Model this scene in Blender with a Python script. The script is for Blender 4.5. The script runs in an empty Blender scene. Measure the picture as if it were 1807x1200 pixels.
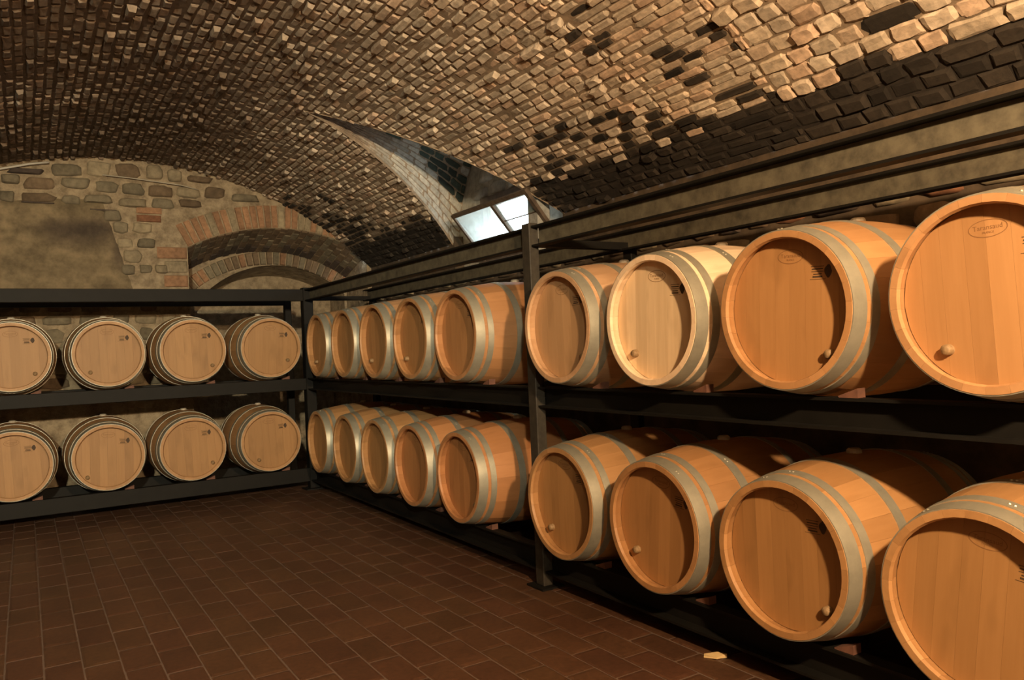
import bpy, math, random
from mathutils import Vector, Matrix, noise

random.seed(7)
S = bpy.context.scene
COL = S.collection
PI = math.pi

# ------------------------------------------------------------------ camera
CAM_H = 1.352
F_PX, YAW, PITCH, ROLL = 1379.5, math.radians(31.97), math.radians(0.50), math.radians(-2.44)
fw = Vector((math.sin(YAW)*math.cos(PITCH), math.cos(YAW)*math.cos(PITCH), math.sin(PITCH)))
r0 = Vector((math.cos(YAW), -math.sin(YAW), 0)); u0 = r0.cross(fw)
cr = r0*math.cos(ROLL) + u0*math.sin(ROLL); cu = -r0*math.sin(ROLL) + u0*math.cos(ROLL)
cam = bpy.data.cameras.new('camera'); cam.sensor_width = 36.0; cam.lens = 36.0*F_PX/1807.0
cam.clip_start = 0.02
cam_o = bpy.data.objects.new('camera', cam); COL.objects.link(cam_o)
cam_o.matrix_world = Matrix(((cr.x, cu.x, -fw.x, 0), (cr.y, cu.y, -fw.y, 0), (cr.z, cu.z, -fw.z, CAM_H), (0, 0, 0, 1)))
S.camera = cam_o

def to_px(p):
    q = Vector(p) - Vector((0, 0, CAM_H)); z = q.dot(fw)
    if z < 0.05: return None
    return (903.5 + F_PX*q.dot(cr)/z, 600 - F_PX*q.dot(cu)/z, z)

# ------------------------------------------------------------------ world and light
W = bpy.data.worlds.new('overcast_sky'); S.world = W; W.use_nodes = True
bg = W.node_tree.nodes['Background']; bg.inputs[0].default_value = (0.80, 0.91, 1.0, 1); bg.inputs[1].default_value = 14.0

def lamp(name, kind, loc, power, col, radius=0.1, target=None, spot=None, blend=0.6):
    l = bpy.data.lights.new(name, kind); l.energy = power; l.color = col
    if kind in ('POINT', 'SPOT'): l.shadow_soft_size = radius
    if kind == 'SPOT': l.spot_size = math.radians(spot); l.spot_blend = blend
    o = bpy.data.objects.new(name, l); COL.objects.link(o); o.location = loc
    if target is not None:
        o.rotation_euler = (Vector(target) - Vector(loc)).to_track_quat('-Z', 'Y').to_euler()
    return o
# hanging bulb in the crown line of the vault, above the camera
lamp('ceiling_bulb', 'POINT', (0.90, -0.70, 2.46), 900, (1.0, 0.66, 0.36), 0.07)
# flood lamp at the entrance end, thrown down the length of the cellar
lamp('entrance_flood', 'SPOT', (-1.1, -2.3, 2.85), 3950, (1.0, 0.89, 0.63), 0.10, (1.0, 8.8, 1.5), 54, 1.0)

# daylight enters by the cellar window only: a sampling portal in its opening
pl = bpy.data.lights.new('window_daylight', 'AREA'); pl.shape = 'RECTANGLE'; pl.size = 0.95; pl.size_y = 0.72
pl.cycles.is_portal = True
po = bpy.data.objects.new('window_daylight', pl); COL.objects.link(po); po.location = (3.80, 5.66, 2.45)
po.rotation_euler = Vector((-1, 0, 0)).to_track_quat('-Z', 'Z').to_euler()

S.view_settings.view_transform = 'Standard'; S.view_settings.look = 'None'
S.view_settings.gamma = 1.0; S.view_settings.use_curve_mapping = False
S.view_settings.exposure = 0.0

# ------------------------------------------------------------------ helpers
def obj(name, verts, faces, mat, parent=None, smooth=False, sharp=None, cols=None):
    me = bpy.data.meshes.new(name); me.from_pydata([tuple(v) for v in verts], [], faces)
    if mat is not None: me.materials.append(mat)
    if cols is not None:
        at = me.color_attributes.new('Col', 'FLOAT_COLOR', 'POINT')
        flat = [c for col in cols for c in (col[0], col[1], col[2], 1.0)]
        at.data.foreach_set('color', flat)
    if smooth:
        me.polygons.foreach_set('use_smooth', [True]*len(me.polygons))
        if sharp is not None: me.set_sharp_from_angle(angle=math.radians(sharp))
    me.update()
    return link(name, me, parent)

def link(name, me, parent=None):
    o = bpy.data.objects.new(name, me); COL.objects.link(o)
    if parent is not None: o.parent = parent
    return o

def empty(name, loc=(0, 0, 0), rz=0.0):
    o = bpy.data.objects.new(name, None); COL.objects.link(o)
    o.location = loc; o.rotation_euler = (0, 0, rz); o.empty_display_size = 0.1
    return o

def tag(o, label=None, cat=None, group=None, kind=None):
    if label: o['label'] = label
    if cat: o['category'] = cat
    if group: o['group'] = group
    if kind: o['kind'] = kind
    return o

def box_vf(x0, x1, y0, y1, z0, z1, bev=0.0):
    if bev <= 0:
        v = [(x, y, z) for z in (z0, z1) for y in (y0, y1) for x in (x0, x1)]
        f = [(0, 2, 3, 1), (4, 5, 7, 6), (0, 1, 5, 4), (2, 6, 7, 3), (0, 4, 6, 2), (1, 3, 7, 5)]
        return v, f
    import bmesh
    bm = bmesh.new(); vv, ff = box_vf(x0, x1, y0, y1, z0, z1)
    bv = [bm.verts.new(p) for p in vv]
    for q in ff: bm.faces.new([bv[i] for i in q])
    bmesh.ops.bevel(bm, geom=bm.edges[:], offset=bev, segments=1, affect='EDGES')
    bm.verts.index_update()
    v = [tuple(p.co) for p in bm.verts]; f = [tuple(p.index for p in q.verts) for q in bm.faces]; bm.free()
    return v, f

def merge(parts):
    V, F = [], []
    for v, f in parts:
        n = len(V); V += list(v); F += [tuple(i+n for i in q) for q in f]
    return V, F

def tube_vf(pts, r, n=8):
    V, F = [], []
    for i, p in enumerate(pts):
        p = Vector(p); a = Vector(pts[max(i-1, 0)]); b = Vector(pts[min(i+1, len(pts)-1)])
        d = (b-a).normalized(); up = Vector((0, 0, 1)) if abs(d.z) < .9 else Vector((1, 0, 0))
        s = d.cross(up).normalized(); t = s.cross(d)
        for k in range(n):
            V.append(tuple(p + r*(math.cos(2*PI*k/n)*s + math.sin(2*PI*k/n)*t)))
    for i in range(len(pts)-1):
        for k in range(n):
            F.append((i*n+k, i*n+(k+1) % n, (i+1)*n+(k+1) % n, (i+1)*n+k))
    F.append(tuple(range(n-1, -1, -1))); F.append(tuple(range((len(pts)-1)*n, len(pts)*n)))
    return V, F

def lathe_vf(prof, n, closed=False, axis_z=0.0):
    """profile of (x, r) spun about the local X axis"""
    V, F = [], []; m = len(prof)
    for k in range(n):
        a = 2*PI*k/n
        for x, r in prof: V.append((x, r*math.sin(a), axis_z + r*math.cos(a)))
    for k in range(n):
        k2 = (k+1) % n
        for i in range(m if closed else m-1):
            j = (i+1) % m
            F.append((k*m+i, k*m+j, k2*m+j, k2*m+i))
    return V, F

# ------------------------------------------------------------------ materials
def mat(name):
    m = bpy.data.materials.new(name); m.use_nodes = True
    nt = m.node_tree; return m, nt, nt.nodes['Principled BSDF']
def N(nt, t, **kw):
    n = nt.nodes.new(t)
    for k, v in kw.items():
        if k == 'op': n.operation = v
        elif k == 'blend': n.blend_type = v
        else: n.inputs[k].default_value = v
    return n
def mixc(nt, fac, a, b, blend='MIX'):
    n = nt.nodes.new('ShaderNodeMix'); n.data_type = 'RGBA'; n.blend_type = blend
    for s, v in ((0, fac), (6, a), (7, b)):
        if hasattr(v, 'is_output'): nt.links.new(v, n.inputs[s])
        elif s == 0: n.inputs[0].default_value = v
        else: n.inputs[s].default_value = (*v, 1)
    return n.outputs[2]
def ramp(nt, src, p0, p1, c0=(0, 0, 0), c1=(1, 1, 1)):
    n = nt.nodes.new('ShaderNodeValToRGB'); e = n.color_ramp.elements
    e[0].position, e[1].position = p0, p1; e[0].color = (*c0, 1); e[1].color = (*c1, 1)
    nt.links.new(src, n.inputs[0]); return n.outputs[0]
def coords(nt, kind='Object', scale=(1, 1, 1), rnd=0.0):
    tc = nt.nodes.new('ShaderNodeTexCoord'); mp = nt.nodes.new('ShaderNodeMapping')
    nt.links.new(tc.outputs[kind], mp.inputs[0]); mp.inputs['Scale'].default_value = scale
    if rnd:
        oi = nt.nodes.new('ShaderNodeObjectInfo'); mu = N(nt, 'ShaderNodeMath', op='MULTIPLY'); mu.inputs[1].default_value = rnd
        nt.links.new(oi.outputs['Random'], mu.inputs[0]); nt.links.new(mu.outputs[0], mp.inputs['Location'])
    return mp.outputs[0]
def noise_t(nt, vec, scale, detail=4, rough=.55):
    n = N(nt, 'ShaderNodeTexNoise', Scale=scale, Detail=detail, Roughness=rough)
    nt.links.new(vec, n.inputs['Vector']); return n.outputs['Fac']
def bump(nt, b, h, strength=.4, dist=.01):
    n = N(nt, 'ShaderNodeBump', Strength=strength, Distance=dist)
    nt.links.new(h, n.inputs['Height']); nt.links.new(n.outputs[0], b.inputs['Normal'])

def wood(name, axis, base, dark, rough=.55):
    m, nt, b = mat(name)
    sc = {'x': (1.2, 22, 22), 'z': (22, 22, 1.4)}[axis]
    v = coords(nt, 'Object', sc, 37.0)
    g = noise_t(nt, v, 2.2, 5, .6)
    v2 = coords(nt, 'Object', {'x': (2, 5, 5), 'z': (5, 5, 2)}[axis], 11.0)
    g2 = noise_t(nt, v2, 1.3, 3)
    c = mixc(nt, ramp(nt, g, .30, .72, (.1,)*3, (.8,)*3), base, dark)
    c = mixc(nt, ramp(nt, g2, .56, .78), c, tuple(x*.80 for x in dark))
    oi = nt.nodes.new('ShaderNodeObjectInfo')
    tone = ramp(nt, oi.outputs['Random'], 0, 1, (.86, .845, .82), (1.08, 1.08, 1.08))
    c = mixc(nt, 1.0, c, tone, 'MULTIPLY')
    c = mixc(nt, 1.0, c, oi.outputs['Color'], 'MULTIPLY')
    nt.links.new(c, b.inputs['Base Color']); b.inputs['Roughness'].default_value = rough
    bump(nt, b, g, .12, .002)
    return m
M = {}
M['stave'] = wood('oak_stave', 'x', (.455, .260, .122), (.39, .212, .092))
M['head'] = wood('oak_head', 'z', (.405, .225, .094), (.345, .185, .072))

def simple(name, col, rough=.6, metal=0.0, n=None):
    m, nt, b = mat(name); b.inputs['Base Color'].default_value = (*col, 1)
    b.inputs['Roughness'].default_value = rough; b.inputs['Metallic'].default_value = metal
    if n:
        v = coords(nt, 'Object'); f = noise_t(nt, v, n[0], 5, .65)
        c = mixc(nt, ramp(nt, f, .35, .7), col, n[1]); nt.links.new(c, b.inputs['Base Color'])
        bump(nt, b, f, n[2], .004)
    return m
M['stamp'] = simple('branded_char', (.20, .095, .034), .7)
M['seal'] = simple('seal_ink', (.055, .032, .016), .7)
M['plug'] = simple('plug_wood', (.30, .20, .10), .65, 0, (70, (.15, .095, .045), .3))
M['bung'] = simple('bung_silicone', (.42, .38, .30), .5)
M['hoop'] = simple('galvanised_steel', (.43, .42, .345), .50, .6, (16, (.345, .34, .28), .05))
M['steel'] = simple('dark_painted_steel', (.0045, .0042, .0035), .62, .0, (9, (.0075, .007, .0058), .12))
M['steel'].node_tree.nodes['Principled BSDF'].inputs['Specular IOR Level'].default_value = .25
M['steel_post'] = simple('lit_painted_steel', (.042, .036, .026), .6, 0, (30, (.02, .017, .013), .2))  # paler copy of the rack steel; light on the nearer posts painted in
M['steel_old'] = simple('mottled_old_steel', (.120, .108, .074), .6, .0, (14, (.048, .043, .031), .2))
M['mortar'] = simple('lime_mortar', (.40, .32, .21), .95, 0, (11, (.16, .12, .075), 1.0))
for n_ in M['mortar'].node_tree.nodes:
    if n_.type == 'BUMP': n_.inputs['Distance'].default_value = .03
M['vault_mortar'] = simple('sooty_mortar', (.12, .088, .056), .95, 0, (6, (.04, .03, .02), .6))
M['grout'] = simple('floor_grout', (.140, .090, .064), .9, 0, (12, (.09, .057, .04), .3))
M['plaster'] = simple('low_bounce_plaster', (.11, .085, .06), .95, 0, (2, (.06, .045, .03), .4))  # darkened so the unseen walls throw back little fill light
M['chock'] = simple('chock_wood', (.16, .072, .046), .75, 0, (20, (.10, .045, .03), .2))
M['white_pvc'] = simple('white_conduit', (.50, .47, .40), .5)
M['cable'] = simple('grey_cable', (.42, .38, .30), .6)
M['frame'] = simple('weathered_frame', (.085, .062, .045), .7, 0, (18, (.16, .12, .09), .3))
M['pale_jamb'] = simple('whitewashed_jamb', (.42, .43, .40), .9, 0, (25, (.26, .26, .24), .4))
M['bounce'] = simple('pale_bounce_ground', (.45, .44, .41), .9)
M['daylit_wall'] = simple('pale_daylit_wall', (.52, .50, .43), .95, 0, (14, (.30, .28, .23), .6))  # kept pale: window bounce on the head wall is put into the colour
M['chip'] = simple('pale_scrap', (.62, .45, .22), .8)

def masonry(name, rough=.92, fine=26.0, dirt=.45, gloss=False, b_str=.55):
    """per-piece colour comes from the mesh colour attribute; grain and relief from noise"""
    m, nt, b = mat(name)
    a = nt.nodes.new('ShaderNodeVertexColor'); a.layer_name = 'Col'
    v = coords(nt, 'Object'); f = noise_t(nt, v, fine, 5, .65); g = noise_t(nt, v, 3.1, 4, .6)
    c = mixc(nt, ramp(nt, f, .30, .75, (.62, .60, .58), (1.16, 1.15, 1.13)), (0, 0, 0), (1, 1, 1))
    c = mixc(nt, 1.0, a.outputs[0], c, 'MULTIPLY')
    c = mixc(nt, 1.0, c, ramp(nt, g, .35, .7, (1, 1, 1), (1-dirt, 1-dirt, 1-dirt)), 'MULTIPLY')
    nt.links.new(c, b.inputs['Base Color']); b.inputs['Roughness'].default_value = rough
    bump(nt, b, f, b_str, .006)
    return m
M['brick'] = masonry('old_brick', dirt=.28)
M['stone'] = masonry('rubble_stone', .95, 15, .35)
M['tile'] = masonry('terracotta_tile', .52, 40, .30, b_str=.12)

def glass(name, dusty):
    m = bpy.data.materials.new(name); m.use_nodes = True; nt = m.node_tree; nt.nodes.clear()
    out = nt.nodes.new('ShaderNodeOutputMaterial'); tr = nt.nodes.new('ShaderNodeBsdfTransparent')
    tl = nt.nodes.new('ShaderNodeBsdfTranslucent'); gl = nt.nodes.new('ShaderNodeBsdfGlossy')
    tr.inputs[0].default_value = (.92, .96, .95, 1); tl.inputs[0].default_value = (.72, .74, .68, 1); gl.inputs['Roughness'].default_value = .05
    v = coords(nt, 'Object'); n = noise_t(nt, v, 9, 5, .7)
    mx = nt.nodes.new('ShaderNodeMixShader'); m2 = nt.nodes.new('ShaderNodeMixShader')
    nt.links.new(ramp(nt, n, .3, .8, (dusty*.7,)*3, (min(1, dusty*1.2),)*3), mx.inputs[0])
    nt.links.new(tr.outputs[0], mx.inputs[1]); nt.links.new(tl.outputs[0], mx.inputs[2])
    m2.inputs[0].default_value = .05
    nt.links.new(mx.outputs[0], m2.inputs[1]); nt.links.new(gl.outputs[0], m2.inputs[2]); nt.links.new(m2.outputs[0], out.inputs[0])
    return m
M['dusty_glass'] = glass('dusty_glass', .28); M['clear_glass'] = glass('clear_glass', .04)

# ------------------------------------------------------------------ dimensions of the room
VX, VZ, VR = 0.90, -0.385, 3.824            # axis and radius of the barrel vault
XL, XR, YF_, YB = -1.75, 3.55, -3.0, 8.80   # left wall, right wall, entrance wall, back wall
def vault_z(x): return VZ + math.sqrt(max(0.01, VR*VR - (x-VX)**2))
def s_of(x): return VR*math.asin((x-VX)/VR)
def x_of(s): return VX + VR*math.sin(s/VR)
def V3(s, y, d=0.0):
    a = s/VR; return Vector((VX + (VR-d)*math.sin(a), y, VZ + (VR-d)*math.cos(a)))
LX0, LX1 = 1.95, 3.65                        # lunette over the window: apex and head wall
def lun_far(x): t = max(0, x-LX0); return 6.05 + .22*t + .11*t*t
def lun_near(x): t = max(0, x-LX0); return 6.05 - .62*t - .08*t*t
LUN_C = vault_z(LX0) + .02
def L3(x, ph, d=0.0):
    """point on the lunette vault: ph = 0 far springing, pi near springing"""
    f, n = lun_far(x), lun_near(x); mid, hw = (f+n)/2, (f-n)/2; z0 = vault_z(min(x, 3.6)); h = LUN_C + .03*(x-LX0) - z0
    y = mid + hw*math.cos(ph); z = z0 + h*math.sin(ph)
    nv = Vector((0, -math.cos(ph)*max(h, .05), -math.sin(ph)*max(hw, .05))).normalized()
    return Vector((x, y, z)) + nv*d

# ------------------------------------------------------------------ floor
fl = obj('floor', *box_vf(XL-.3, XR+.3, YF_-.3, 10.2, -.25, -.0025), M['grout']); tag(fl, kind='structure')
def piece(quad, h, jit, dens=True, tilt=0.0, er=0.0):
    """worn block: quad(i, j, d) -> Vector maps 0..1 coordinates over its face and height d above the bed;
       er rounds the corners and makes the outline uneven"""
    V, Fc = [], []
    if dens:
        g = [0, .12, .5, .88, 1] if er else [0, .07, .93, 1]
        n = len(g); P_ = {}
        for a, i in enumerate(g):
            for b, j in enumerate(g):
                ea, eb = a in (0, n-1), b in (0, n-1)
                lev = .45 if (ea or eb) else 1.0
                if ea and eb: lev = .30
                k = er*(1.0 if (ea and eb) else .25)
                ii = i + (.5-i)*k + random.uniform(-er, er)*.35; jj = j + (.5-j)*k*1.2 + random.uniform(-er, er)*.45
                d = h*lev + random.uniform(-jit, jit)*(.5 if (ea or eb) else 1) + tilt*(i-.5)
                P_[(a, b)] = (ii, jj); V.append(quad(ii, jj, d))
        Fc = [(a*n+b, (a+1)*n+b, (a+1)*n+b+1, a*n+b+1) for a in range(n-1) for b in range(n-1)]
        ring = [k for k in range(n)] + [k*n+n-1 for k in range(1, n)] + [(n-1)*n+k for k in range(n-2, -1, -1)] + [k*n for k in range(n-2, 0, -1)]
        base = len(V)
        for k in ring: V.append(quad(*P_[(k//n, k % n)], -.012))
        m = len(ring)
        for k in range(m): Fc.append((ring[k], ring[(k+1) % m], base+(k+1) % m, base+k))
    else:
        cs = [(i + (.5-i)*er*.6 + random.uniform(-er, er)*.35, j + (.5-j)*er*.8 + random.uniform(-er, er)*.45) for (i, j) in ((0, 0), (1, 0), (1, 1), (0, 1))]
        for c in cs: V.append(quad(*c, -.012))
        for c in cs: V.append(quad(*c, h*.5 + random.uniform(-jit, jit)*.5))
        for c in cs: V.append(quad(.5+(c[0]-.5)*.76, .5+(c[1]-.5)*.68, h + random.uniform(-jit, jit) + tilt*(c[0]-.5)))
        Fc = [(8, 9, 10, 11)]
        for k in range(4):
            k2 = (k+1) % 4
            Fc.append((4+k, 4+k2, 8+k2, 8+k)); Fc.append((k, k2, 4+k2, 4+k))
    return V, Fc

def emit(pieces, parent, name, stuff_name, m, limit=300):
    """pieces: (priority, build(dense) -> (V, F), colour); the largest in view become objects of their own"""
    vis = sorted([p for p in pieces if p[0] > 0], key=lambda p: -p[0])
    ind = vis[:limit]; ids = set(id(p) for p in ind)
    for p in ind:
        V, Fc = p[1](True); obj(name, V, Fc, m, parent, cols=[p[2]]*len(V))
    V, Fc, C = [], [], []
    for p in pieces:
        if id(p) in ids: continue
        v, f = p[1](False); n = len(V); V += v; Fc += [tuple(i+n for i in q) for q in f]; C += [p[2]]*len(v)
    if V:
        o = obj(stuff_name, V, Fc, m, parent, cols=C); tag(o, kind='stuff')

def in_view(p, size):
    q = to_px(p)
    if q is None or not (-30 < q[0] < 1837 and -30 < q[1] < 1230): return 0
    return size/(q[2]*q[2])

tiles = []
ix0 = int((XL-1.08)/.15)-1
for k in range(ix0, 40):
    x0 = 1.08 + k*.15; x1 = x0+.15
    if x1 < XL or x0 > XR: continue
    y = 3.395 + (.15 if k % 2 else 0) + random.uniform(-.03, .03) - 24*.30
    while y < YB:
        ya, yb = y, y+.30; y = yb
        if yb < YF_: continue
        ya = max(ya, YF_); yb = min(yb, YB+.0)
        if yb-ya < .05: continue
        g = random.uniform(.0028, .0048); zt = random.uniform(-.001, .001)
        def q(i, j, d, x0=x0+g, x1=x1-g, ya=ya+g, yb=yb-g, zt=zt): return Vector((x0+(x1-x0)*i, ya+(yb-ya)*j, d-.004+zt))
        t = random.uniform(.88, 1.10)
        c = (.100*t, .046*t*random.uniform(.94, 1.06), .0235*t)
        pr = in_view(((x0+x1)/2, (ya+yb)/2, 0), 1.0)
        if (x0 > 2.75 or ya > 8.0): pr = 0
        tiles.append((pr, lambda dn, q=q: piece(q, .0055, .0003, dn), c))
emit(tiles, fl, 'floor_tile', 'far_floor_tiles', M['tile'])

# ------------------------------------------------------------------ vault
sA, sB = s_of(XL), s_of(XR)
svals = sorted(set([sA + (sB-sA)*k/60 for k in range(61)] + [s_of(LX0)]))
V, Fc = [], []
def bed(y): return .002 + .005*min(1, max(0, (y-2.9)/1.2))   # mortar fills the joints further down the vault
def strip(a, b, pa, pb):
    m = max(1, int((pa[1]-pa[0])/.12))
    for k in range(m):
        f, g = k/m, (k+1)/m; n = len(V)
        V.extend([V3(q_, y_, bed(y_)) for q_, y_ in ((a, pa[0]+(pa[1]-pa[0])*f), (a, pa[0]+(pa[1]-pa[0])*g), (b, pb[0]+(pb[1]-pb[0])*g), (b, pb[0]+(pb[1]-pb[0])*f))]); Fc.append((n, n+1, n+2, n+3))
for a, b in zip(svals[:-1], svals[1:]):
    xa, xb = x_of(a), x_of(b)
    if xb <= LX0+1e-4: strip(a, b, (YF_, YB), (YF_, YB))
    else:
        strip(a, b, (YF_, lun_near(xa)), (YF_, lun_near(xb))); strip(a, b, (lun_far(xa), YB), (lun_far(xb), YB))
# lunette shell
nx, nph = 16, 16
base = len(V)
for i in range(nx+1):
    for k in range(nph+1): V.append(L3(LX0 + (LX1-LX0)*i/nx, PI*k/nph))
for i in range(nx):
    for k in range(nph):
        a = base+i*(nph+1)+k; Fc.append((a, a+1, a+nph+2, a+nph+1))
for i in range(nx):      # skirt added below both springings to cover the slit beside the vault shell
    for ph in (0, PI):
        a, b = L3(LX0 + (LX1-LX0)*i/nx, ph), L3(LX0 + (LX1-LX0)*(i+1)/nx, ph); n = len(V); dn = Vector((-.010, 0, -.014))
        V.extend([a, b, b+dn, a+dn]); Fc.append((n, n+1, n+2, n+3))
def nz(x, y, z=0.0): return noise.noise(Vector((x, y, z)))
def shell_col(p):
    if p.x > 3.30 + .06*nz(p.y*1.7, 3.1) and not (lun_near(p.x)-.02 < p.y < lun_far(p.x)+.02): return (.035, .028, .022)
    sm = min(.95, max(0, (2.6-p.x)/1.6)); return tuple(a*(1-sm)+b*sm for a, b in zip((.40, .31, .215), (.115, .078, .05)))  # mortar darkens leftward too, the dim light of that side painted in
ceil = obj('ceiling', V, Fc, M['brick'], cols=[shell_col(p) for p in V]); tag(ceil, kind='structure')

PAL = [(.84, .71, .54), (.88, .76, .60), (.80, .64, .48), (.84, .63, .46), (.74, .64, .50), (.87, .74, .58)]
def brick_col(s, y):
    x = x_of(s)
    c = random.choice(PAL); t = random.uniform(.8, 1.12)
    # soot and damp blackening of the lower courses and of loose patches
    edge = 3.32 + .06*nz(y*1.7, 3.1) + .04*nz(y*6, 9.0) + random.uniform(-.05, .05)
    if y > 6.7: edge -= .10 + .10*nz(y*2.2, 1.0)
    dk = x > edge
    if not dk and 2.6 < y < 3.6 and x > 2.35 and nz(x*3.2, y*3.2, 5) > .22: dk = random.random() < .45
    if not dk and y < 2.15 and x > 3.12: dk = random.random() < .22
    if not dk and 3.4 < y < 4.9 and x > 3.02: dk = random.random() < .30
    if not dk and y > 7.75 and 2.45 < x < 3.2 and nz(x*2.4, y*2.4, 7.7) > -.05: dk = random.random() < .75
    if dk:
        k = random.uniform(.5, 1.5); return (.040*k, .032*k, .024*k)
    # crown and left haunch are browner, and their dim grazing light is painted in
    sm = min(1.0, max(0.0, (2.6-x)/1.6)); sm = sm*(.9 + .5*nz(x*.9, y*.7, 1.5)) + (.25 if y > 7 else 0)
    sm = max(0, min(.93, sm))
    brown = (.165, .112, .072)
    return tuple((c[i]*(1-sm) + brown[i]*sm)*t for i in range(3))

bricks = []
def lay(y0, y1, course, length, joint, prot, jit, er=.20):
    n = int(round((sB-sA)/course)); ch = (sB-sA)/n
    for i in range(n):
        s0, s1 = sA+i*ch, sA+(i+1)*ch; xm = x_of((s0+s1)/2)
        y = y0 - random.uniform(0, length)
        wob = random.uniform(-.004, .004)
        while y < y1:
            L = length*random.uniform(.86, 1.14)*(1.7 if random.random() < .07 else 1)
            ya, yb = max(y, y0), min(y+L, y1); y += L
            if yb-ya < .03: continue
            g = joint*random.uniform(.35, .7)
            A, B = s0+g+wob, s1-g+wob; a0, a1, b0, b1 = ya+g, yb-g, ya+g, yb-g
            xa, xb = x_of(A), x_of(B)
            if xb > LX0:
                na, nb, fa, fb = lun_near(xa), lun_near(xb), lun_far(xa), lun_far(xb)
                mid = (ya+yb)/2; c_ = (lun_near(xm)+lun_far(xm))/2
                if mid > c_:
                    a0, b0 = max(a0, fa+.004), max(b0, fb+.004)
                else:
                    a1, b1 = min(a1, na-.004), min(b1, nb-.004)
                if a1-a0 < .012 and b1-b0 < .012: continue
                a1 = max(a1, a0+.004); b1 = max(b1, b0+.004)
            h = prot*random.uniform(.35, 1.0) + (prot*.9 if random.random() < .07 else 0)
            tl = random.uniform(-1, 1)*prot*.45
            def q(i_, j_, d, A=A, B=B, a0=a0, a1=a1, b0=b0, b1=b1):
                s = A+(B-A)*j_ + .010*nz((a0+a1)*.9, A*4.0, 6.0); lo = a0+(b0-a0)*j_; hi = a1+(b1-a1)*j_
                return V3(s, lo+(hi-lo)*i_, d)
            cpt = V3((A+B)/2, (ya+yb)/2); sm = (A+B)/2
            pr = in_view(cpt, (B-A)*(yb-ya))
            if pr > 0:
                nrm = (Vector((VX, cpt.y, VZ))-cpt).normalized(); vd = (Vector((0, 0, CAM_H))-cpt).normalized()
                pr *= max(.02, nrm.dot(vd))
                if xm > 3.45: pr *= .05
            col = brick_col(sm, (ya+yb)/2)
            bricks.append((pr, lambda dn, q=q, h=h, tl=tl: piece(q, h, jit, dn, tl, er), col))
lay(YF_, 2.63, .090, .132, .006, .022, .0030, .15)
lay(2.63, 3.33, .050, .165, .006, .015, .0022, .15)
lay(3.33, YB, .063, .132, .008, .022, .0025)
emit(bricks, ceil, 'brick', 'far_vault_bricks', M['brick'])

# bricks of the lunette, coursed along its depth
lun = []
ncs = 36
for k in range(ncs):
    p0, p1 = PI*k/ncs, PI*(k+1)/ncs
    x = LX0 + .12 + random.uniform(0, .1)
    while x < LX1-.01:
        L = random.uniform(.10, .24); xa, xb = x, min(x+L, LX1); x += L
        if xb-xa < .05: continue
        def q(i, j, d, xa=xa+.004, xb=xb-.004, p0=p0, p1=p1):
            e = .06*(p1-p0); return L3(xa+(xb-xa)*i, p0+e+(p1-p0-2*e)*j, d)
        xm = (xa+xb)/2; pm = (p0+p1)/2
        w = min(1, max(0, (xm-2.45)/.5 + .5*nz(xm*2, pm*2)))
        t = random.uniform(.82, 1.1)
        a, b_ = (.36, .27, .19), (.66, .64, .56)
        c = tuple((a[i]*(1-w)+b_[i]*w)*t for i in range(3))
        if xm > 2.75 and .35 < pm < 1.9 and nz(xm*2.0, pm*3.2, 3.3) > .0 and random.random() < .9:
            k_ = random.uniform(.7, 2.2); c = (.045*t*k_, .064*t*k_, .052*t*k_)
        pr = in_view(L3(xm, pm), 1.0) if pm < 1.9 else 0
        hh = random.uniform(.004, .010)
        lun.append((pr, lambda dn, q=q, hh=hh: piece(q, hh, .001, dn, 0, .16), c))
emit(lun, ceil, 'lunette_brick', 'hidden_lunette_bricks', M['brick'])

# ------------------------------------------------------------------ walls
def stone_vf(poly, h, P, rnd=.004):
    """irregular rounded stone over a 2-d outline; P(u, v, d) maps to the wall"""
    n = len(poly); cx_ = sum(p[0] for p in poly)/n; cy_ = sum(p[1] for p in poly)/n
    V = [P(u, v, -.01) for u, v in poly]
    for sc, hh in ((.97, .55), (.74, 1.0)):
        V += [P(cx_+(u-cx_)*sc, cy_+(v-cy_)*sc, h*hh+random.uniform(-rnd, rnd)) for u, v in poly]
    V.append(P(cx_, cy_, h*random.uniform(.95, 1.15)))
    F_ = []
    for r_ in range(2):
        for k in range(n): F_.append((r_*n+k, r_*n+(k+1) % n, (r_+1)*n+(k+1) % n, (r_+1)*n+k))
    for k in range(n): F_.append((2*n+k, 2*n+(k+1) % n, 3*n))
    return V, F_
def blob(u0, u1, v0, v1, rough=.24):
    cu_, cv = (u0+u1)/2, (v0+v1)/2; a, b = (u1-u0)/2, (v1-v0)/2; out = []
    n = 11; off = random.uniform(0, 1)
    for k in range(n):
        t = 2*PI*(k+off)/n; c, s = math.cos(t), math.sin(t)
        p = random.uniform(.34, .62); uu = math.copysign(abs(c)**p, c)*a; vv = math.copysign(abs(s)**p, s)*b
        f = 1-random.uniform(0, rough); out.append((cu_+uu*f, cv+vv*f))
    return out

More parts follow.
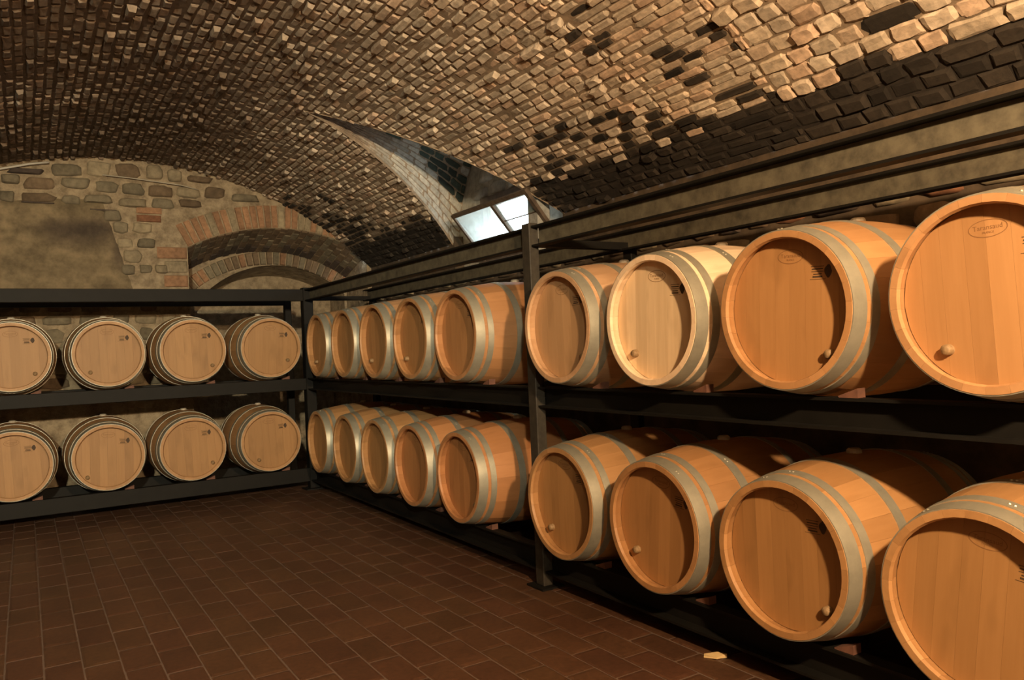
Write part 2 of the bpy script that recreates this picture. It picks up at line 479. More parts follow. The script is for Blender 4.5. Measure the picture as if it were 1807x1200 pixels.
# back wall: sheet with the arched niche left open
AX, AZ, AR = 2.483, .688, 2.108              # front edge of the niche arch
A2 = (2.479, .836, 1.781)                    # outer edge of the inner ring, 0.65 m deeper
A3 = (2.607, 1.277, 1.177)                   # inner edge of the inner ring
A4 = (2.656, 1.053, 1.324)                   # head of the blind panel
NX0, NX1, Y2, Y3 = 1.50, 3.50, 9.45, 10.0
def arc_pts(c, x0, x1, n=28):
    out = []
    for k in range(n+1):
        x = x0+(x1-x0)*k/n; out.append((x, c[1]+math.sqrt(max(.0004, c[2]**2-(x-c[0])**2))))
    return out
arc1 = arc_pts((AX, AZ, AR), NX0, NX1)
V, Fc = [], []
def quadf(a, b, c, d):
    n = len(V); V.extend([a, b, c, d]); Fc.append((n, n+1, n+2, n+3))
ZT = 3.65
def wy(y): return lambda x, z: Vector((x, y, z))
w1, w2, w3 = wy(YB), wy(Y2), wy(Y3)
quadf(w1(XL-.3, -.1), w1(NX0, -.1), w1(NX0, ZT), w1(XL-.3, ZT)); quadf(w1(NX1, -.1), w1(XR+.55, -.1), w1(XR+.55, ZT), w1(NX1, ZT))
for (xa, za), (xb, zb) in zip(arc1[:-1], arc1[1:]): quadf(w1(xa, za), w1(xb, zb), w1(xb, ZT), w1(xa, ZT))
a2 = arc_pts(A2, 1.535, 3.47); a3 = arc_pts(A3, 1.66, 3.44); a4 = arc_pts(A4, 1.66, 3.44)
for k in range(28):
    quadf(w1(*arc1[k]), w2(*a2[k]), w2(*a2[k+1]), w1(*arc1[k+1]))
    quadf(w2(*a3[k]), w3(*a4[k]), w3(*a4[k+1]), w2(*a3[k+1]))
    quadf(w2(*a2[k]), w2(*a3[k]), w2(*a3[k+1]), w2(*a2[k+1]))
    quadf(w3(a4[k][0], -.1), w3(a4[k+1][0], -.1), w3(*a4[k+1]), w3(*a4[k]))
for e, arcA, arcB in ((0, arc1, a2), (28, arc1, a2)):
    quadf(w1(arcA[e][0], -.1), w2(arcB[e][0], -.1), w2(*arcB[e]), w1(*arcA[e]))
for e in (0, 28):
    quadf(w2(a2[e][0], -.1), w2(a3[e][0], -.1), w2(*a3[e]), w2(*a2[e])); quadf(w2(a3[e][0], -.1), w3(a4[e][0], -.1), w3(*a4[e]), w2(*a3[e]))
wb = obj('wall_back', V, Fc, M['mortar']); tag(wb, kind='structure')
PB = lambda u, v, d: Vector((u, YB-d, v))

def scol(kind):
    t = random.uniform(.8, 1.15)
    base = {'daylit': (.62, .60, .53), 'pale': (.38, .31, .20), 'grey': (.25, .21, .14), 'brown': (.22, .155, .095), 'dark': (.10, .075, .06), 'brick': (.40, .225, .125), 'dbrick': (.27, .125, .065)}[kind]
    return tuple(c*t for c in base)
def put_stone(u0, u1, v0, v1, kind, h=None, P=PB, par=wb, name='stone'):
    h = h or random.uniform(.018, .042)
    V, F_ = stone_vf(blob(u0, u1, v0, v1), h, P)
    if P is not PB: F_ = [tuple(reversed(f)) for f in F_]
    obj(name, V, F_, M['stone'], par, smooth=True, sharp=60, cols=[scol(kind)]*len(V))
def put_brick(u0, u1, v0, v1, kind, P=PB, par=wb, name='brick', h=.02):
    V, F_ = piece(lambda i, j, d: P(u0+(u1-u0)*i, v0+(v1-v0)*j, d), h, .002, True); obj(name, V, F_, M['brick'], par, cols=[scol(kind)]*len(V))

def in_patch(x, z):
    xr = .98 if z < 2.1 else .98-.22*(z-2.1)/.76
    return x < xr and z < 2.93 + .06*math.sin(x*3)
def arch_r(x, z): return math.hypot(x-AX, z-AZ)
bands = [(1.98, 2.10), (2.11, 2.25), (2.26, 2.36), (2.37, 2.52), (2.53, 2.64), (2.65, 2.80), (2.81, 2.93), (2.95, 3.06), (3.08, 3.21), (3.23, 3.40), (3.41, 3.50)]
for bi, (z0, z1) in enumerate(bands):
    x = -.95 + random.uniform(0, .1)
    while x < 3.3:
        wd = random.uniform(.13, .34) if bi > 6 else random.uniform(.12, .24)
        xa, xb = x, x+wd; x = xb + random.uniform(.004, .022); xm, zm = (xa+xb)/2, (z0+z1)/2
        if in_patch(xb-.03, zm) or in_patch(xm, zm): continue
        zt = min(z1, vault_z(xm)-.03, vault_z(xa)-.02, vault_z(xb)-.02)
        if zt-z0 < .05: continue
        if xb > 1.36 and min(arch_r(xb, z0), arch_r(xm, z0), arch_r(xa, z0)) < AR+.29: continue
        if xb > 1.47 and zm < 2.8 and xa > 1.2: continue
        if 1.17 < xb and xa < 1.52 and (abs(zm-2.49) < .085 or abs(zm-2.20) < .07): continue
        if 1.0 < xb and xa < 1.27 and 2.78 < zm < 2.99: continue
        kind = random.choice(['pale', 'grey', 'grey', 'brown', 'pale'])
        if zm > 2.95: kind = random.choice(['grey', 'brown', 'dark', 'grey']) if xm < .55 else random.choice(['grey', 'pale', 'pale', 'brown'])
        dz = random.uniform(-.02, .02); put_stone(xa, xb, z0+dz-random.uniform(0, .01), min(zt, zt+dz)+random.uniform(-.01, .008), kind, h=random.uniform(.02, .055))
for (u0, u1, v0, v1, kd) in [(1.20, 1.49, 2.425, 2.545, 'brick'), (1.26, 1.49, 2.13, 2.25, 'brick'), (1.02, 1.25, 2.80, 2.87, 'dbrick'), (1.02, 1.26, 2.885, 2.95, 'brick'), (1.27, 1.49, 2.28, 2.40, 'pale')]:
    put_brick(u0, u1, v0, v1, kd)
# stones seen between the barrels, below the top rail
for (z0, z1) in [(.95, 1.10), (1.12, 1.24), (1.26, 1.40), (1.42, 1.55), (1.57, 1.72), (1.74, 1.85), (1.87, 1.96)]:
    x = -.9
    while x < 1.42:
        wd = random.uniform(.14, .30)
        if x+wd < 1.46: put_stone(x, x+wd, z0, z1, random.choice(['pale', 'pale', 'grey', 'brown']))
        x += wd+random.uniform(.02, .05)
# rendered infill of an older arch, stained by soot
def patch():
    V, F_, C = [], [], []; nu, nv = 44, 26
    for j in range(nv+1):
        z = 1.97 + (2.96-1.97)*j/nv
        xr = .97 if z < 2.1 else .97-.22*(z-2.1)/.76
        for i in range(nu+1):
            x = -1.7 + (xr+1.7)*i/nu; zz = z
            if j == nv: zz += .05*math.sin(x*3)
            ed = min(1, min((xr-x)/.03, (nv-j)/1.5)) if (i > 0) else 1
            d = .030*max(0, ed) + .016*nz(x*5, z*5) + .007*nz(x*17, z*17)
            V.append(Vector((x, YB-max(-.004, d if ed > 0 else -.004), zz)))
            t = .9+.25*nz(x*2.5, z*3.5, 2) + .12*nz(x*11, z*11)
            c = Vector((.30, .23, .135))*t*(1+.35*nz(x*6+z*3, z*14, 6.6))
            soot = nz(x*1.5+.4, z*2.2, 8.1)*.8 + .75 - abs(x-.25)*1.1 - abs(z-2.70)*2.6
            soot2 = .55 - abs(x-.83-.1*(2.5-z))*5 - abs(z-2.45)*1.2 + .5*nz(x*3, z*3)
            k = max(0, min(.85, max(soot, soot2)*1.5))
            c = c*(1-k) + Vector((.085, .062, .048))*k
            C.append(tuple(c))
    for j in range(nv):
        for i in range(nu):
            a = j*(nu+1)+i; F_.append((a, a+1, a+nu+2, a+nu+1))
    obj('plaster_patch', V, F_, M['stone'], wb, smooth=True, cols=C)
patch()
put_brick(.58, .84, 2.885, 2.905, 'dark', h=.034); put_brick(.02, .30, 2.93, 2.945, 'dark', h=.034)  # thin dark strips added for the black cracks over the patch, not bricks
# ring of the niche arch, brick on edge
def ring(c, t0, t1, r0_, r1_, n, P, nm, kinds, h=.018):
    for k in range(n):
        a0, a1 = t0+(t1-t0)*k/n, t0+(t1-t0)*(k+1)/n; e = (a1-a0)*.09
        def q(i, j, d, a0=a0+e, a1=a1-e):
            a = a0+(a1-a0)*i; r_ = r0_+.004+(r1_-r0_-.008)*j
            return P(c[0]+r_*math.sin(a), c[1]+r_*math.cos(a), d)
        V, F_ = piece(q, h*random.uniform(.6, 1), .0015, True)
        obj(nm, V, F_, M['brick'], wb, cols=[scol(random.choice(kinds))]*len(V))
ring((AX, AZ), -.485, .50, AR, AR+.255, 29, PB, 'arch_brick', ['brick', 'brick', 'brick', 'brick', 'brick', 'pale'])
P2 = lambda u, v, d: Vector((u, Y2-d, v))
ring((2.545, 1.06), -.80, .66, 1.395, 1.555, 27, P2, 'inner_arch_brick', ['brown', 'brown', 'grey', 'brick'], .03)
# soffit bricks of the deep arch
for k in range(26):
    for j in range(4):
        t0_, t1_ = k/26, (k+1)/26; v0, v1 = j/4, (j+1)/4
        off = (.125 if k % 2 else 0); v0 = max(0, v0-off); v1 = min(1, v1-off) if j < 3 else 1
        def q(i, jj, d, t0_=t0_, t1_=t1_, v0=v0, v1=v1):
            t = (t0_+(t1_-t0_)*(.05+.9*i))*28; kk = min(27, int(t)); f = t-kk
            p = [arc1[kk][m]*(1-f)+arc1[kk+1][m]*f for m in (0, 1)]; p2 = [a2[kk][m]*(1-f)+a2[kk+1][m]*f for m in (0, 1)]
            v = v0+(v1-v0)*(.03+.94*jj)
            x = p[0]*(1-v)+p2[0]*v; z = p[1]*(1-v)+p2[1]*v; y = YB+(Y2-YB)*v
            nn = Vector((AX-x, 0, AZ-z)).normalized()
            return Vector((x, y, z)) + nn*d
        V, F_ = piece(q, random.uniform(.004, .016), .002, True)
        kd = 'dark' if (j == 3 and random.random() < .7) else random.choice(['brown', 'brown', 'grey'])  # rearmost bricks mostly dark: shade deep in the soffit painted in
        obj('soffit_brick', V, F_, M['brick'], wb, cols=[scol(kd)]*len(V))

# right wall, with sill below the window and head wall above it
wparts = [box_vf(XR, 3.78, YF_-.3, lun_near(XR)+.02, -.1, 2.44), box_vf(XR, 3.78, lun_far(XR)-.02, 9.2, -.1, 2.44),
          box_vf(XR, 3.78, lun_near(XR)+.02, lun_far(XR)-.02, -.1, 2.12),
          ]
wr = obj('wall_right', *merge(wparts), M['vault_mortar']); tag(wr, kind='structure')
wh = obj('wall_window', *merge([box_vf(3.65, 3.77, 4.55, 6.95, 2.71, 3.6), box_vf(3.65, 3.77, 4.55, 5.20, 2.13, 2.71), box_vf(3.65, 3.77, 6.12, 6.95, 2.13, 2.71)]), M['daylit_wall']); tag(wh, kind='structure')
PR = lambda u, v, d: Vector((XR-d, u, v))
for (z0, z1) in [(1.34, 1.48), (1.50, 1.63), (1.65, 1.79), (1.81, 1.93), (1.95, 2.07)]:
    y = .9
    while y < 8.5:
        wd = random.uniform(.15, .34)
        kd = random.choice(['brown', 'dark', 'grey', 'brown', 'dbrick', 'dark']) if y < 3.7 else random.choice(['grey', 'brown', 'pale', 'brown'])
        put_stone(y, y+wd, z0, z1, kd, P=PR, par=wr); y += wd+random.uniform(.02, .05)
tag(obj('bounce_ground', *box_vf(3.785, 9.0, 0.5, 11.5, 1.9, 2.06), M['bounce']), kind='structure')  # unseen ground outside, added to bounce daylight up into the lunette
# rough stones of the head wall around the window
PH = lambda u, v, d: Vector((3.65-d, u, v))
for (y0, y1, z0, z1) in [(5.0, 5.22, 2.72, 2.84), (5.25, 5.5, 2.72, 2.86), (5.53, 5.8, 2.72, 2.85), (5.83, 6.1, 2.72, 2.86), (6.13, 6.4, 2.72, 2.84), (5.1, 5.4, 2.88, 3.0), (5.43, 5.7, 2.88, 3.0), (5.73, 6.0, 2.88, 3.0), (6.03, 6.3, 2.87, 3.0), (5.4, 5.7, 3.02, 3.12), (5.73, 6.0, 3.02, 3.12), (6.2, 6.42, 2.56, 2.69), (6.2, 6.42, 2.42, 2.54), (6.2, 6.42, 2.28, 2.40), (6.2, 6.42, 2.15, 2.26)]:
    put_stone(y0, y1, z0, z1, 'daylit', P=PH, par=wh)  # whitish stones, bounced window light painted into their tone
# the walls behind the camera's shoulder and behind it
tag(obj('wall_left', *box_vf(XL-.4, XL, YF_-.3, 9.2, -.1, vault_z(XL)+.1), M['plaster']), kind='structure')
tag(obj('wall_front', *box_vf(XL-.4, XR+.5, YF_-.4, YF_, -.1, 3.7), M['plaster']), kind='structure')

# ------------------------------------------------------------------ window: hopper sash leaning into the room
win = empty('window_1', (3.62, 5.5, 2.13)); tag(win, kind='structure')
hin = Vector((3.632, 0, 2.14)); top = Vector((3.288, 0, 2.555)); up = (top-hin); LN = up.length; up.normalize()
outn = Vector((up.z, 0, -up.x))
def sash_bar(y0, y1, t0, t1, th=.03):
    V = []
    for d in (-th/2, th/2):
        for (y, t) in ((y0, t0), (y1, t0), (y1, t1), (y0, t1)):
            p = hin + up*t + outn*d; V.append(Vector((p.x, y, p.z))-win.location)
    return V, [(0, 1, 2, 3), (7, 6, 5, 4), (0, 4, 5, 1), (1, 5, 6, 2), (2, 6, 7, 3), (3, 7, 4, 0)]
SY0, SYM, SY1 = 4.98, 5.52, 6.20
sash = obj('sash', *merge([sash_bar(SY0, SY1, 0, .04), sash_bar(SY0, SY1, LN-.035, LN), sash_bar(SY0, SY0+.04, .04, LN-.035), sash_bar(SY1-.03, SY1, .04, LN-.035)]), M['frame'], win)
obj('mullion', *sash_bar(SYM-.018, SYM+.018, .04, LN-.035, .035), M['frame'], win)
obj('pane', *sash_bar(SYM+.018, SY1-.03, .04, LN-.035, .004), M['dusty_glass'], win)
obj('pane', *sash_bar(SY0+.04, SYM-.018, .04, LN-.035, .004), M['clear_glass'], win)
obj('glazing_bar', *sash_bar(SY0+.04, SYM-.018, .33, .338, .008), M['frame'], win)
lx, ly, lz = win.location
fr = obj('frame', *merge([box_vf(3.60-lx, 3.70-lx, 4.93-ly, 6.22-ly, 2.65-lz, 2.72-lz), box_vf(3.60-lx, 3.70-lx, 6.17-ly, 6.22-ly, 2.12-lz, 2.65-lz), box_vf(3.56-lx, 3.70-lx, 4.93-ly, 6.22-ly, 2.10-lz, 2.135-lz)]), M['frame'], win)
obj('jamb', *box_vf(3.42-lx, 3.54-lx, 5.02-ly, 5.17-ly, 2.0-lz, 2.66-lz, .01), M['pale_jamb'], win)

# ------------------------------------------------------------------ steel racks
def channel(x0, x1, y0, y1, z0, z1, axis, fl_=.011, web=.008):
    """flanges and web of a C-section rail along Y, open towards the room"""
    return (merge([box_vf(x0, x1, y0, y1, z1-fl_, z1), box_vf(x0, x1, y0, y1, z0, z0+fl_)]), box_vf(x1-web, x1, y0, y1, z0+fl_, z1-fl_))
LEV = [(.085, .2200), (1.008, 1.124), (1.905, 2.022)]
XF, XRr = 2.42, 3.08
rk = empty('barrel_rack', (2.75, 3.7, 0)); tag(rk, 'dark steel barrel rack running along the right wall', 'rack')
def rpart(nm, vf, m, root):
    V, F_ = vf; L = root.location; return obj(nm, [Vector(v)-L for v in V], F_, m, root)
posts_y = [(-.48, -.40), (3.63, 3.71), (7.80, 7.90)]
for i, (a, b) in enumerate(posts_y):
    xa, xb = (XF-.0, XF+.05) if i < 2 else (2.405, 2.505)
    ztop = 2.04
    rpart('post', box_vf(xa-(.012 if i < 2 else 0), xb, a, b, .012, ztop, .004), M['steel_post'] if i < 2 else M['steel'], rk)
    rpart('foot_plate', box_vf(xa-.05, xb+.05, a-.04, b+.04, 0.0005, .012), M['steel'], rk)
    rpart('post', box_vf(XRr+.065, XRr+.115, a, b, .0, ztop, .004), M['steel'], rk)
    for (z0, z1) in LEV:
        rpart('crossbar', box_vf(xb, XRr+.065, (a+b)/2-.03, (a+b)/2+.03, z0+.006, z0+.05), M['steel'], rk)
for (z0, z1) in LEV:
    m = M['steel_old'] if z0 > 1.5 else M['steel']
    for (a, b) in ((-.40, 3.63), (3.71, 7.80)):
        fl2, wb2 = channel(XF, XF+.06, a, b, z0, z1, 'y'); o = rpart('rail', fl2, M['steel'], rk); L = rk.location
        obj('rail_web', [Vector(v)-L for v in wb2[0]], wb2[1], m, o)
    fl2, wb2 = channel(XRr, XRr+.06, -.48, 7.9, z0, z1, 'y'); o = rpart('rear_rail', fl2, M['steel'], rk)
    obj('rail_web', [Vector(v)-rk.location for v in wb2[0]], wb2[1], m, o)
rb = empty('barrel_rack', (.4, 8.1, 0)); tag(rb, 'dark steel barrel rack standing against the stone back wall', 'rack')
YFk, YRk = 7.80, 8.46
for (z0, z1) in LEV:
    rpart('rail', box_vf(-1.55, 2.405, YFk, YFk+.06, z0, z1+.0005, .003), M['steel'], rb)
    rpart('rear_rail', box_vf(-1.55, 2.405, YRk, YRk+.06, z0, z1+.0005, .003), M['steel'], rb)
for xa in (-1.62,):
    for ya in (YFk, YRk): rpart('post', box_vf(xa, xa+.07, ya, ya+.07, .0, 2.04, .004), M['steel'], rb)
    for (z0, z1) in LEV: rpart('crossbar', box_vf(xa+.01, xa+.06, YFk+.07, YRk, z0+.01, z0+.06), M['steel'], rb)
rpart('post', box_vf(2.405, 2.475, YRk, YRk+.07, .0, 2.04, .004), M['steel'], rb)

# ------------------------------------------------------------------ barrels
BL, RH, RB = .95, .285, .338
NST = 26
def prof(x):
    u = 2*x/BL-1; return RB-(RB-RH)*abs(u)**2.05
def stave_mesh():
    xs = [0, .03, .075, .14, .22, .31, .40, .475, .55, .64, .73, .81, .875, .92, .95]
    half = PI/NST; e = .00022
    outer = [(x, prof(x)) for x in xs]; outer[0] = (0, RH-.001)
    inner = [(BL, RH-.024), (BL-.012, RH-.029), (.905, prof(.9)-.027), (.475, RB-.027), (.045, prof(.05)-.027), (.012, RH-.029), (0, RH-.024)]
    loop = outer+inner; V, F_ = [], []; angs = [-1, 0, 1]
    for a in angs:
        for x, r_ in loop:
            t = a*(half-e/r_); V.append((x, r_*math.sin(t), r_*math.cos(t)))
    m = len(loop)
    for c in range(2):
        for i in range(m):
            j = (i+1) % m; F_.append((c*m+i, c*m+j, (c+1)*m+j, (c+1)*m+i))
    # side walls as quads pairing outer and inner rows would be wide; close with n-gons
    F_.append(tuple(range(m-1, -1, -1))); F_.append(tuple(2*m+i for i in range(m)))
    me = bpy.data.meshes.new('stave'); me.from_pydata(V, [], F_); me.materials.append(M['stave'])
    me.polygons.foreach_set('use_smooth', [True]*len(me.polygons)); me.set_sharp_from_angle(angle=math.radians(32)); me.update()
    return me
ME_STAVE = stave_mesh()
def hoop_mesh(x0, x1):
    n = 4; xs = [x0+(x1-x0)*k/n for k in range(n+1)]
    loop = [(x, prof(x)+.0028) for x in xs] + [(x, prof(x)-.001) for x in reversed(xs)]
    V, F_ = lathe_vf(loop, 64, True)
    # riveted overlap on the upper side
    for k in range(2):
        a = .10 + .05*k; xm = (x0+x1)/2; r_ = prof(xm)
        b = len(V); nn = 6
        for (hh, rr) in ((.002, .006), (.0055, .0035)):
            for q in range(nn):
                t = 2*PI*q/nn; V.append((xm+rr*math.cos(t), (r_+hh)*math.sin(a+rr*math.sin(t)/r_), (r_+hh)*math.cos(a+rr*math.sin(t)/r_)))
        for q in range(nn): F_.append((b+q, b+(q+1) % nn, b+nn+(q+1) % nn, b+nn+q))
        F_.append(tuple(b+nn+q for q in range(nn)))
    me = bpy.data.meshes.new('hoop'); me.from_pydata(V, [], F_); me.materials.append(M['hoop'])
    me.polygons.foreach_set('use_smooth', [True]*len(me.polygons)); me.set_sharp_from_angle(angle=math.radians(40)); me.update()
    return me
HX = [(.002, .058), (.078, .114), (.268, .312)]
ME_HOOPS = [hoop_mesh(a, b) for a, b in HX] + [hoop_mesh(BL-b, BL-a) for a, b in HX]
HR = .2670; HXF = .054
edges = [-HR, -.198, -.128, -.062, .008, .07, .142, .205, HR]
def plank_mesh(y0, y1):
    g = .00022; pts = []; n = 7
    ya, yb = y0+g, y1-g
    top_ = [(ya+(yb-ya)*k/n) for k in range(n+1)]
    zt = [math.sqrt(max(0.00001, HR*HR-y*y)) for y in top_]
    out = list(zip(top_, zt)) + [(y, -z) for y, z in zip(reversed(top_), reversed(zt))]
    V = [(0, y, z) for y, z in out] + [(.02, y, z) for y, z in out]; m = len(out)
    F_ = [tuple(range(m)), tuple(range(2*m-1, m-1, -1))] + [(k, k+m, (k+1) % m+m, (k+1) % m) for k in range(m)]
    me = bpy.data.meshes.new('plank'); me.from_pydata(V, [], F_); me.materials.append(M['head']); me.update()
    return me
ME_PLANKS = [plank_mesh(a, b) for a, b in zip(edges[:-1], edges[1:])]
def disc_mesh(nm, x0, x1, r_):
    V, F_ = lathe_vf([(x0, 0.0001), (x0, r_), (x1, r_), (x1, .0001)], 40)
    me = bpy.data.meshes.new(nm); me.from_pydata(V, [], F_); me.materials.append(M['head']); me.update(); return me
ME_HEAD = disc_mesh('head', HXF+.0205, HXF+.024, HR); ME_REAR = disc_mesh('rear_head', BL-HXF-.022, BL-HXF, HR)

def text_vf(txt, size):
    cu_ = bpy.data.curves.new('t', 'FONT'); cu_.body = txt; cu_.size = size; cu_.align_x = 'CENTER'; cu_.align_y = 'CENTER'; cu_.resolution_u = 2
    o = bpy.data.objects.new('t', cu_); COL.objects.link(o); bpy.context.view_layer.update()
    me = o.to_mesh(); V = [tuple(v.co) for v in me.vertices]; F_ = [tuple(p.vertices) for p in me.polygons]
    o.to_mesh_clear(); bpy.data.objects.remove(o); bpy.data.curves.remove(cu_)
    return V, F_
def flat(V, F_, cy, cz, d=-.0006):
    # text plane (right, up) -> head plane: right is -Y, up is +Z, facing -X
    return [(d, -(x+cy), y+cz) for x, y, z in V], [tuple(f) for f in F_]
def stamp_mesh():
    P_ = []
    n = 44; V = []
    for r_ in (1.0, .955):
        for k in range(n): V.append((.055*r_*math.cos(2*PI*k/n), .026*(1 if r_ == 1 else .92)*math.sin(2*PI*k/n), 0))
    F_ = [(k, (k+1) % n, n+(k+1) % n, n+k) for k in range(n)]
    P_.append(flat(V, F_, 0, .192))
    v, f = text_vf('Taransaud', .0200); P_.append(flat(v, f, 0, .195))
    v, f = text_vf('FRANCE', .009); P_.append(flat(v, f, 0, .180))
    return merge(P_)
def note_mesh():
    P_ = []
    for k, (w, hh) in enumerate([(.052, .0022), (.046, .004), (.050, .0022), (.034, .004), (.040, .006), (.064, .0016)]):
        v, f = box_vf(-w/2, w/2, -hh/2, hh/2, -.0001, .0001); P_.append(flat(v, f, .113, .150-k*.0090))
    n = 18; V = []
    for k in range(n): rr = 1+.10*math.sin(5*k); V.append((.015*rr*math.cos(2*PI*k/n), .022*rr*math.sin(2*PI*k/n), 0))
    P_.append(flat(V, [tuple(range(n))], .156, .132))
    return merge(P_)
def mk(nm, vf, m):
    me = bpy.data.meshes.new(nm); me.from_pydata([tuple(v) for v in vf[0]], [], vf[1]); me.materials.append(m); me.update(); return me
ME_STAMP = mk('stamp', stamp_mesh(), M['stamp']); ME_NOTE = mk('inspection_mark', note_mesh(), M['seal'])
ME_PLUG = mk('plug', lathe_vf([(.004, .0175), (-.020, .0165), (-.026, .012), (-.027, .0003)], 16), M['plug'])
ME_PLUG.polygons.foreach_set('use_smooth', [True]*len(ME_PLUG.polygons))
ME_BUNG = mk('bung', ([(x, y, z) for x, y, z in [(r_*math.cos(2*PI*k/14), r_*math.sin(2*PI*k/14), zz) for (r_, zz) in ((.029, -.012), (.029, .010), (.022, .017)) for k in range(14)]],
                      [(a*14+k, a*14+(k+1) % 14, (a+1)*14+(k+1) % 14, (a+1)*14+k) for a in range(2) for k in range(14)] + [tuple(28+k for k in range(14))]), M['bung'])

def barrel(loc, rz, label, group, plug=None, tint=(1, 1, 1), roll=0.0, spin=0.0):
    root = empty('wine_barrel', loc, rz); tag(root, label, 'barrel', group)
    c4 = (*tint, 1)
    for k in range(NST):
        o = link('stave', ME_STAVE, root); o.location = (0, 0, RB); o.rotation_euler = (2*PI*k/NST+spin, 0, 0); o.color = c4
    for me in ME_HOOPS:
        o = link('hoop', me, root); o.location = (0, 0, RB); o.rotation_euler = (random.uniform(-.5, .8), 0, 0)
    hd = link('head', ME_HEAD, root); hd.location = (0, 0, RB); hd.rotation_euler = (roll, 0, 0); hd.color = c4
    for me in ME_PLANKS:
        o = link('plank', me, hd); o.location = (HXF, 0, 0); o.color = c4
    o = link('stamp', ME_STAMP, hd); o.location = (HXF, 0, 0)
    o = link('inspection_mark', ME_NOTE, hd); o.location = (HXF, 0, 0)
    if plug:
        o = link('plug', ME_PLUG, hd); o.location = (HXF, -plug[0], plug[1])
    o = link('rear_head', ME_REAR, root); o.location = (0, 0, RB); o.color = c4
    o = link('bung', ME_BUNG, root); o.location = (BL/2, 0, 2*RB)
    return root
ZU, ZL = 1.4425-RB, .538-RB
YU = [1.166, 1.864, 2.569, 3.270, 4.384, 5.067, 5.754, 6.439, 7.144]
YL = [1.237, 1.927, 2.609, 3.309, 4.425, 5.135, 5.816, 6.495, 7.230]
R_, L_ = (.165, -.155), (-.140, -.150)
PU = [L_, R_, L_, R_, R_, L_, L_, R_, L_]
PLW = [R_, R_, L_, L_, R_, R_, R_, R_, None]
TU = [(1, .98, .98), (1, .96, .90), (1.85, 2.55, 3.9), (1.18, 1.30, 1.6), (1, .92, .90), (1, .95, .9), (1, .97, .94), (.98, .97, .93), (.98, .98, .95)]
TL = [(.90, .88, .80), (.90, .86, .76), (.92, .86, .78), (.95, .93, .86), (1.0, .84, .76), (1.0, .86, .79), (.95, .95, .9), (.95, .95, .9), (.95, .95, .9)]
word = ['nearest to the viewer', 'second from the viewer', 'third from the viewer', 'just nearer than the middle post', 'just beyond the middle post', 'second beyond the middle post',
        'third beyond the middle post', 'second last before the corner', 'last before the corner post']
def plug_txt(p): return 'no plug showing' if p is None else ('plug low on the right of its head' if p[0] > 0 else 'plug low on the left of its head')
for i in range(9):
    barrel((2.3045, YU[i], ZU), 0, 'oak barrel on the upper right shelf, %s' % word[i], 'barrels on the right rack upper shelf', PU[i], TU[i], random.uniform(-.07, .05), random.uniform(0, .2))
    barrel((2.3045, YL[i], ZL), 0, 'oak barrel on the lower right shelf, %s' % word[i], 'barrels on the right rack lower shelf', PLW[i], TL[i], random.uniform(-.02, .12), random.uniform(0, .2))
XU = [-.0907, .6293, 1.3262, 2.0382]; XLo = [-.1074, .5992, 1.2938, 2.0035]
PK = [(.160, -.150), (-.15, -.155), (.165, -.150), (.17, -.12)]; PM = [None, (-.165, -.165), (.165, -.155), (-.12, -.17)]
bw = ['cut by the left edge of the picture', 'second from the left', 'third from the left', 'rightmost beside the corner post']
for i in range(4):
    barrel((XU[i], 7.681, ZU+.001), PI/2, 'oak barrel on the back rack upper shelf, %s' % bw[i], 'barrels on the back rack upper shelf', PK[i], (.97, .98, .95), random.uniform(-.05, .05), random.uniform(0, .2))
    barrel((XLo[i], 7.681, ZL), PI/2, 'oak barrel on the back rack lower shelf, %s' % bw[i], 'barrels on the back rack lower shelf', PM[i], (.93, .93, .90), random.uniform(-.05, .05), random.uniform(0, .2))

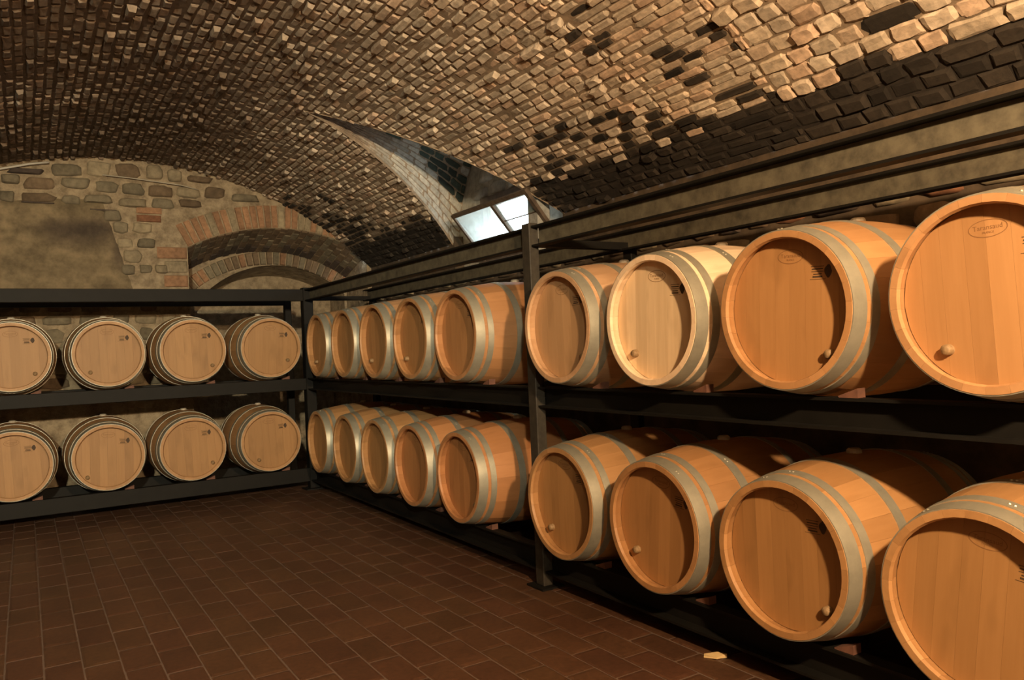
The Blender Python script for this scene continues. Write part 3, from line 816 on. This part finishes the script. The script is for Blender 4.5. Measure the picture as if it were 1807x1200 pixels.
# wooden chocks that keep the barrels from rolling
def chock(x, y, z, rz, h, label, group):
    a, b = .038, .022
    V = [(-b, -a, 0), (b, -a, 0), (b, a, 0), (-b, a, 0), (-b, -a, .006), (b, -a, .006), (b, a, h), (-b, a, h)]
    F_ = [(3, 2, 1, 0), (4, 5, 6, 7), (0, 1, 5, 4), (1, 2, 6, 5), (2, 3, 7, 6), (3, 0, 4, 7)]
    o = obj('wooden_chock', V, F_, M['chock']); o.location = (x, y, z); o.rotation_euler = (0, 0, rz); tag(o, label, 'chock', group)
    return o
for lev, ys, zc in ((1, YU, ZU+RB), (0, YL, ZL+RB)):
    zt = LEV[lev][1]
    for i, y in enumerate(ys):
        rr = prof(.145); yo = .165; gap = zc-math.sqrt(rr*rr-(yo-.05)**2)-zt
        chock(2.452, y-yo, zt+.0005, PI, max(.014, min(.034, gap+.006)), 'small wooden wedge under the %s barrel %s' % ('upper right' if lev else 'lower right', word[i]), 'wedges under the right rack barrels')
for lev, xs, zc in ((1, XU, ZU+RB), (0, XLo, ZL+RB)):
    zt = LEV[lev][1]+.0005
    for i, x in enumerate(xs):
        yo = .165; rr = prof(.15); gap = zc-math.sqrt(rr*rr-(yo-.05)**2)-zt
        chock(x+yo, 7.832, zt+.0005, -PI/2, max(.014, min(.034, gap+.006)), 'wooden wedge under the back rack %s barrel %s' % ('upper' if lev else 'lower', bw[i]), 'wedges under the back rack barrels')

# ------------------------------------------------------------------ small things
c1 = obj('conduit', *tube_vf([(-.9, YB-.05, 2.98), (-.6, YB-.05, 3.085), (-.13, YB-.05, 3.235), (.10, YB-.05, 3.30), (.26, YB-.05, 3.33)], .011), M['white_pvc'], smooth=True)
tag(c1, 'thin white conduit fixed under the vault edge on the stone back wall', 'conduit')
c2 = obj('cable', *tube_vf([(.72, YB-.048, 3.245), (.95, YB-.05, 3.235), (1.2, YB-.05, 3.215), (1.45, YB-.05, 3.195), (1.62, YB-.045, 3.16)], .006), M['cable'], smooth=True)
tag(c2, 'thin pale cable running along the top stones of the back wall', 'cable')
V = [(0, 0, .0005), (.03, -.045, .0005), (.075, -.06, .0005), (.062, -.02, .0005), (.02, .018, .0005)]
V2 = [(x, y, z+.006+.01*(x > .05)) for x, y, z in V]
sc = obj('paper_scrap', V+V2, [(4, 3, 2, 1, 0), (5, 6, 7, 8, 9)] + [(k, (k+1) % 5, (k+1) % 5+5, k+5) for k in range(5)], M['chip']); sc.location = (2.40, 2.42, .002)
tag(sc, 'small pale scrap lying on the floor in front of the right rack', 'scrap')
